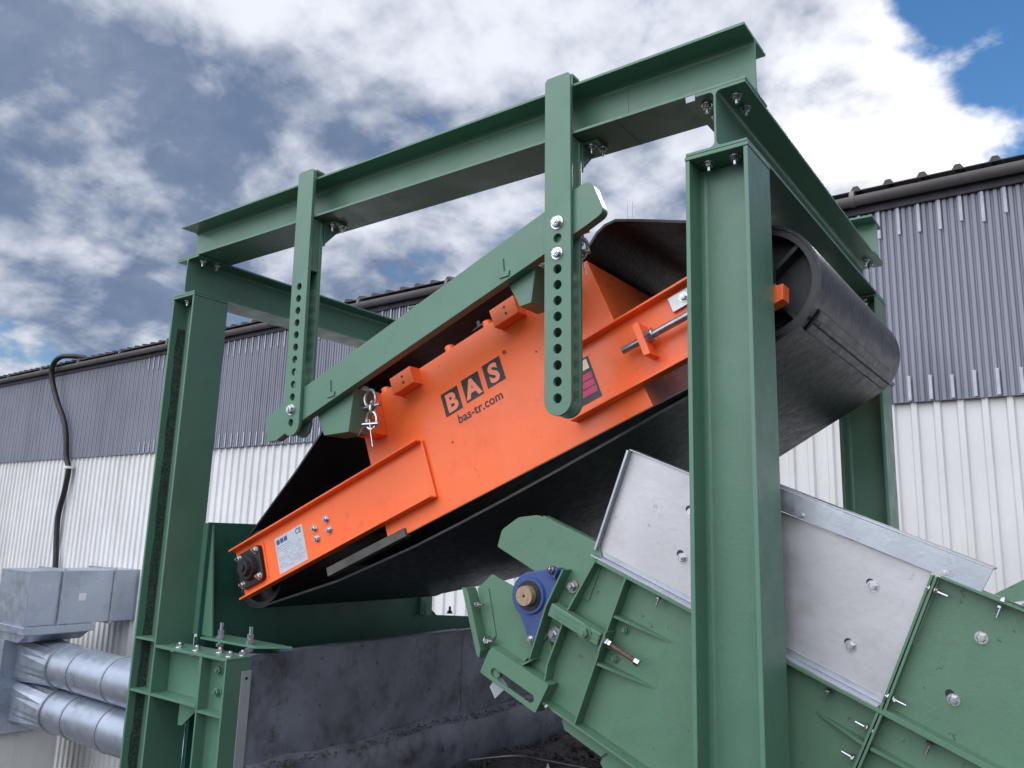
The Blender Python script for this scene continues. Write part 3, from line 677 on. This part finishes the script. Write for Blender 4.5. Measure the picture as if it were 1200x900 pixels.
# lifting lug on near left corner, and right
mo('lifting_lug', PR([(1.215, .525), (1.240, .530), (1.225, .285), (1.185, .285), (1.165, .34)], 'y', YM - .08, YM + .044), 'orange', bx, bevel=.002)
mo('lifting_lug', PR([(1.16, .45), (1.172, .47), (1.172, .30), (1.135, .30)], 'y', YM - .09, YM + .044), 'orange', bx, bevel=.002)
mo('lifting_lug', PR([(2.49, .47), (2.505, .47), (2.485, .29), (2.47, .29)], 'y', YM - .04, YM + .044), 'orange', bx, bevel=.002)
bolt(bx, (2.47, YM - .01, .425), (0, -1, 0), .022, .0)
# warning label on right channel
wl = mo('warning_label', PR([(2.305, -.105), (2.462, -.105), (2.462, .095), (2.305, .095)], 'y', YM + .0345, YM + .0358), 'decal_dark')
mo('label_header', B(2.315, 2.45, YM + .0338, YM + .0344, .040, .085), 'cream', wl)
for k in range(3):
    mo('label_row', B(2.335, 2.452, YM + .0338, YM + .0344, -.006 - .034 * k, .022 - .034 * k), 'magenta', wl)
    mo('label_pictogram', B(2.311, 2.331, YM + .0338, YM + .0344, -.006 - .034 * k, .022 - .034 * k), 'cream', wl)
# take-up screw on right channel
ts = mo('tension_rod', (lambda b: (cyl(b, (2.645, YM - .02, .005), (3.17, YM - .02, -.005), .0155, seg=16), b)[1])(bmesh.new()), 'rod', smooth=True)
mo('rod_lug', PR([(2.735, -.075), (2.765, -.08), (2.765, .07), (2.735, .07)], 'y', YM - .055, YM + .036), 'orange', chr_, bevel=.002)
mo('wear_pad', PR([(2.66, -.14), (2.80, -.14), (2.74, .12), (2.63, .12)], 'y', YM + .033, YM + .0358), 'orange', chr_)
bm = bmesh.new(); cyl(bm, (2.766, YM - .02, .002), (2.795, YM - .02, .002), .027, seg=6); cyl(bm, (2.795, YM - .02, .002), (2.80, YM - .02, .002), .030, seg=20); mo('rod_nut', bm, 'zinc', ts)
mo('guide_plate', B(2.895, 3.15, YM + .020, YM + .0355, .062, .128), 'stainless', chr_, bevel=.001); bolt(chr_, (2.96, YM + .020, .098), (0, -1, 0), .0145, .0)
mo('guide_plate', B(2.95, 3.15, YM + .020, YM + .0355, -.128, -.075), 'stainless', chr_, bevel=.001)
mo('takeup_bearing', PR(rounded([(3.10, -.06), (3.30, -.06), (3.33, .0), (3.30, .07), (3.10, .07)], .02), 'y', YM - .045, YM + .02), 'black', bevel=.004)
mo('takeup_block', PR([(3.22, -.135), (3.310, -.135), (3.335, -.080), (3.24, -.06)], 'y', YM - .02, YM + .055), 'orange', chr_, bevel=.002)
mo('guide_cap', B(3.19, 3.30, YM - .025, YM + .05, -.062, -.005), 'stainless', chr_, bevel=.002)
# skid slats under the box
mo('skid_slat', PR([(.60, -.262), (1.20, -.262), (1.20, -.218), (.60, -.215)], 'y', YM + .03, YM + .075), 'wood', bevel=.003)
mo('bottom_plate', PR([(.75, -.255), (2.85, -.255), (2.85, -.2515), (.75, -.2515)], 'y', YM + .04, 1.90), 'black')
# ================================================================ FEEDER (local x down the slope, z square to it)
A_F = -22.0; FY = .34
fd = thing('feeder', (-1.099, 0, 1.741), 'sloping green plate feeder with stainless side panel below the magnet', 'feeder', rot=(0, -R(A_F), 0))
def eo(n, bm, m, par=None, **k): return obj(n, bm, m, par or fd, **k)
SE = 2.75
for ya, yb in ((FY, FY + .012), (1.80, 1.812)):
    eo('side_plate', PR([(.058, -.295), (.115, -.235), (.09, .09), (-.06, .09), (-.063, .262), (SE, .262), (SE, -.362), (.225, -.362), (.18, -.30)], 'y', ya, yb), 'feeder_green', bevel=.001)
    y2 = ya - .006 if ya < 1 else yb + .001
    eo('head_plate', PR(rounded([(-.282, .100), (-.290, .180), (-.225, .268), (-.130, .318), (.200, .326), (.245, .272), (.245, .09), (-.063, .088)], [.01, .05, .08, .07, .0, 0, 0, .02], 7), 'y', ya - .007, ya - .001), 'feeder_green', bevel=.002)
eo('floor_plate', PR([(.2, -.34), (SE, -.34), (SE, -.33), (.2, -.33)], 'y', FY + .014, 1.798), 'feeder_green')
bm = bmesh.new(); cyl(bm, (0, FY + .03, 0), (0, 1.79, 0), .125, seg=36); eo('drum', bm, 'drumsteel', smooth=True)
# flange rails
eo('head_rim', PR([(-.11, .318), (.200, .322), (.200, .328), (-.11, .324)], 'y', FY - .001, FY + .05), 'feeder_green', bevel=.001)
rl = eo('top_flange', PR([(.245, .262), (SE, .262), (SE, .271), (.245, .276)], 'y', FY - .055, FY + .002), 'feeder_green', bevel=.001)
eo('bottom_flange', PR([(.215, -.371), (SE, -.371), (SE, -.3625), (.215, -.3625)], 'y', FY - .060, FY + .010), 'feeder_green', bevel=.001)
eo('skirt_plate', PR([(.318, -.372), (.318, -.405), (.345, -.43), (.53, -.432), (.545, -.405), (SE, -.402), (SE, -.372)], 'y', FY - .012, FY - .004), 'feeder_green', bevel=.001)
eo('skirt_lug', PR([(.53, -.403), (.53, -.46), (.57, -.485), (.66, -.485), (.72, -.403)], 'y', FY + .0, FY + .010), 'feeder_green', bevel=.001)
def rib(p, y0=FY - .062, th_=.008, par=None):
    a, b = p[0], p[-1]; bm = bmesh.new(); L_ = [(x - th_ / 2, z) for x, z in p]; R_ = [(x + th_ / 2, z) for x, z in p[::-1]]
    prism(bm, L_ + R_, 'y', y0, FY); eo('rib', bm, 'feeder_green', bevel=.001)
rib([(.237, .262), (.196, .03), (.192, -.211), (.222, -.362)][::1]); rib([(.391, .262), (.392, -.05), (.398, -.362)])
rib([(.118, .175), (.100, .0), (.110, -.233)], FY - .075)
eo('rail_strip', PR([(.112, -.235), (.120, -.235), (.066, -.300), (.056, -.295)], 'y', FY - .06, FY), 'feeder_green')
def fin(x0, x1, z0, z1, d=.05):
    bm = bmesh.new(); vs = [(x0, FY, z0), (x1, FY, z1), (x0, FY - d, z0)]
    A_ = [bm.verts.new((x, y, z + .005)) for x, y, z in vs]; B_ = [bm.verts.new((x, y, z - .005)) for x, y, z in vs]
    bm.faces.new(A_); bm.faces.new(B_[::-1])
    for i in range(3): bm.faces.new((A_[i], A_[(i + 1) % 3], B_[(i + 1) % 3], B_[i]))
    eo('fin', bm, 'feeder_green')
fin(.398, .640, .104, .112, .058); fin(.400, .640, -.100, -.078, .058); fin(.188, .115, -.17, -.125, .05)
fin(1.37, 1.19, .145, .150, .05); fin(1.388, 1.72, .145, .140, .05)
# blue take-up bearing
out = arc(0, 0, .098, 118, 262, 12) + [(.060, -.168), (.098, -.195), (.098, .150), (.088, .168), (.05, .150)]
bb = eo('bearing_housing', PR(out, 'y', FY - .055, FY - .010), 'blue', bevel=.005)
bm = bmesh.new(); cyl(bm, (0, FY - .05, 0), (0, FY - .068, 0), .082, .076, 32); eo('bearing_ring', bm, 'blue', bb, smooth=True)
bm = bmesh.new(); cyl(bm, (.0, FY - .06, 0), (.0, FY - .074, 0), .064, .062, 32); eo('dust_seal', bm, 'black', bb, smooth=True)
bm = bmesh.new(); cyl(bm, (-.0, FY - .07, 0), (-.0, FY - .105, 0), .043, .041, 28); eo('shaft_end', bm, 'bronze', bb, smooth=True)
bm = bmesh.new(); cyl(bm, (-.0, FY - .104, 0), (-.0, FY - .107, 0), .006, seg=10); eo('centre_hole', bm, 'decal_dark', bb)
bm = bmesh.new(); box(bm, .060, .098, FY - .078, FY - .050, .120, .165); eo('bearing_ear', bm, 'blue', bb, bevel=.004)
bolt(bb, (.070, FY - .078, .150), (-.6, -.8, 0), .014); bolt(bb, (.074, FY - .056, -.165), (0, -1, 0), .012)
# adjuster: slide block, screw
sl = eo('slide_block', PR(rounded([(.128, -.026), (.386, -.028), (.386, .024), (.128, .030)], .006), 'y', FY - .085, FY - .030), 'feeder_green', bevel=.004)
eo('slide_ridge', B(.150, .384, FY - .0885, FY - .0845, -.006, .002), 'feeder_green', sl); eo('slide_ridge', B(.150, .384, FY - .0885, FY - .0845, .012, .018), 'feeder_green', sl)
bolt(sl, (.318, FY - .086, -.004), (0, -1, 0), .022, .0, m='feeder_green'); bolt(fd, (.155, FY - .012, .115), (0, -1, 0), .020, .004, m='rod'); bolt(fd, (.153, FY - .012, -.105), (0, -1, 0), .024, .004, m='rod')
bolt(fd, (.44, FY - .001, .062), (0, -1, 0), .014, .004, m='feeder_green'); bolt(fd, (.44, FY - .001, -.062), (0, -1, 0), .014, .004, m='feeder_green')
bm = bmesh.new(); cyl(bm, (.386, FY - .058, -.002), (.56, FY - .058, -.008), .0095, seg=12); aj = eo('adjusting_screw', bm, 'rusty', smooth=True)
bm = bmesh.new(); cyl(bm, (.545, FY - .058, -.008), (.565, FY - .058, -.008), .015, seg=6); cyl(bm, (.398, FY - .058, -.002), (.416, FY - .058, -.002), .020, seg=6); cyl(bm, (.418, FY - .058, -.002), (.430, FY - .058, -.002), .017, seg=6); eo('screw_nut', bm, 'zinc', aj)
eo('screw_seat', B(.396, .404, FY - .085, FY, -.045, .04), 'feeder_green')
# hinged guard at the head
gp = eo('guard_plate', PR(rounded([(-.305, -.115), (-.255, -.020), (-.225, -.022), (-.085, -.018), (.125, -.128), (.055, -.285), (-.150, -.322)], [.01, .03, .01, .01, .02, .01, .0]), 'y', FY - .012, FY - .004), 'feeder_green', bevel=.001)
eo('guard_flange', PR([(-.345, -.128), (-.322, -.118), (-.300, -.135), (-.135, -.325), (-.128, -.360), (-.150, -.350)], 'y', FY - .075, FY - .004), 'feeder_green', gp, bevel=.001)
eo('guard_tab', PR(rounded([(-.275, -.10), (-.245, -.085), (-.12, -.255), (-.135, -.29), (-.165, -.28)], .01), 'y', FY - .018, FY - .0125), 'feeder_green', gp, bevel=.001)
bolt(gp, (-.245, FY - .055, -.165), (.6, -.2, .3), .012, .03); bolt(gp, (-.135, FY - .045, -.285), (.6, -.2, .3), .018, .02)
# slotted box bracket
slot = arc(-.028, -.372, .019, 90, 270, 8) + arc(.180, -.372, .019, 270, 450, 8)
ob = rounded([(-.098, -.408), (.225, -.412), (.240, -.278), (-.090, -.282)], [.012, .008, .008, .03])
sb2 = eo('slotted_bracket', holed(ob, [slot], FY - .078, FY - .070), 'feeder_green', bevel=.001)
eo('bracket_top', PR([(-.085, -.290), (.238, -.286), (.238, -.279), (-.085, -.283)], 'y', FY - .0695, FY + .03), 'feeder_green', sb2)
eo('bracket_end', PR([(.218, -.41), (.226, -.41), (.240, -.28), (.232, -.28)], 'y', FY - .0695, FY), 'feeder_green', sb2)
eo('bracket_tab', PR([(-.035, -.38), (.03, -.41), (-.01, -.49), (-.055, -.46)], 'y', FY - .03, FY - .022), 'flatbar', sb2)
bm = bmesh.new(); cyl(bm, (-.025, FY - .04, -.372), (-.025, FY - .066, -.372), .020, seg=16); eo('slot_bolt', bm, 'feeder_green', sb2)
bolt(sb2, (.262, FY - .07, -.365), (0, -1, -.3), .010)
# stainless side panel
spn = eo('stainless_panel', PR([(.208, .300), (1.366, .282), (1.366, .742), (.196, .738)], 'y', FY + .004, FY + .008), 'stainless')
eo('folded_edge', PR([(.196, .300), (.206, .300), (.194, .738), (.184, .738)], 'y', FY - .026, FY + .008), 'galv', spn, bevel=.0008)
eo('folded_edge', PR([(.206, .2765), (1.366, .2725), (1.366, .279), (.206, .283)], 'y', FY - .052, FY + .008), 'galv', spn, bevel=.0008)
eo('folded_edge', PR([(.208, .284), (1.366, .280), (1.366, .302), (.208, .306)], 'y', FY + .0005, FY + .0036), 'galv', spn, bevel=.0005)
eo('folded_edge', PR([(.186, .739), (.62, .741), (.62, .746), (.186, .744)], 'y', FY - .006, FY + .06), 'galv', spn, bevel=.0008)
for x, z in ((.558, .425), (.53, .60)): 
    bm = bmesh.new(); cyl(bm, (x - .014, FY + .0045, z + .012), (x - .014, FY + .0030, z + .012), .015, seg=16); eo('bolt_slot', bm, 'decal_dark', spn)
    bolt(spn, (x, FY + .004, z), (0, -1, 0), .015, .004)
for x, z in ((1.221, .407), (1.220, .624)):
    bm = bmesh.new(); cyl(bm, (x - .012, FY + .0045, z + .008), (x - .012, FY + .0030, z + .008), .013, seg=16); eo('bolt_slot', bm, 'decal_dark', spn)
    bolt(spn, (x, FY + .004, z), (0, -1, 0), .0145, .0)
# coping
eo('coping_strip', PR([(.58, .744), (1.515, .744), (1.522, .822), (.58, .822)], 'y', FY - .020, FY - .014), 'galv', bevel=.001)
eo('coping_top', PR([(.58, .823), (1.522, .823), (1.522, .829), (.58, .829)], 'y', FY - .02, FY + .10), 'galv', bevel=.001)
for x in (.93, 1.405): bolt(fd, (x, FY - .020, .757), (0, -1, 0), .009)
# right green panel with frame ribs
eo('end_panel', PR([(1.390, .272), (SE, .272), (SE, .742), (1.392, .738)], 'y', FY + .002, FY + .008), 'feeder_green', bevel=.0008)
for a_ in (1.370, 1.382):
    eo('rib', PR([(a_, .272), (a_ + .008, .272), (a_ + .010, .738), (a_ + .002, .738)], 'y', FY - .045, FY + .001), 'feeder_green', bevel=.001)
    eo('rib', PR([(a_ - .022, -.36), (a_ - .014, -.36), (a_ + .006, .261), (a_ - .002, .261)], 'y', FY - .060, FY - .0005), 'feeder_green', bevel=.001)
eo('top_flange', PR([(1.40, .739), (SE, .743), (SE, .751), (1.40, .747)], 'y', FY - .045, FY + .06), 'feeder_green', bevel=.001)
eo('middle_flange', PR([(1.39, .272), (SE, .272), (SE, .280), (1.39, .280)], 'y', FY - .055, FY - .0), 'feeder_green', bevel=.001)
for x, z in ((1.546, .398), (1.555, .612)): bolt(fd, (x, FY + .002, z), (0, -1, 0), .014, .0)
bm = bmesh.new(); cyl(bm, (1.53, FY + .002, .41), (1.53, FY + .0005, .41), .013, seg=16); eo('bolt_slot', bm, 'decal_dark')
# clamp bolts along the flanges
def studs(x, z, ax):
    d = Vector(ax); p = Vector((x, FY - .036, z)); b1 = bolt(fd, p - d * .004, -d, .010, .0); b2 = bolt(fd, p + d * .010, d, .0095, .028)
for x, z in ((.541, .270), (1.212, .262)): studs(x, z - .004, (0, 0, -1))
studs(1.532, .262, (0, 0, -1)); studs(1.575, .742, (0, 0, -1)); studs(1.386, .694, (1, 0, 0)); studs(1.386, .32, (1, 0, 0)); studs(1.368, .195, (-1, 0, 0)); studs(1.362, .085, (-1, 0, 0))
bolt(fd, (1.64, FY - .03, .75), (0, 0, 1), .012, .01)
# raised cover at the right edge
eo('cover_bracket', PR([(1.545, .753), (1.60, .753), (1.75, .86), (1.68, .93)], 'y', FY - .0, FY + .008), 'feeder_green', bevel=.001)
eo('cover_plate', PR([(1.56, .755), (1.575, .751), (1.80, .96), (1.75, .96)], 'y', FY + .06, FY + .9), 'feeder_green', bevel=.001)
eo('cover_rail', PR([(1.62, .756), (1.64, .756), (2.2, 1.14), (2.18, 1.15)], 'y', FY - .03, FY + .03), 'feeder_green', bevel=.001)
# feeder stands on two legs at its lower end
for x in (1.45, 2.55):
    for ya in (FY + .03, 1.72):
        eo('leg', PR([(x, -.41), (x + .09, -.374), (x + .09 + .37, -1.29), (x + .37, -1.29)], 'y', ya, ya + .08), 'feeder_green', bevel=.002)
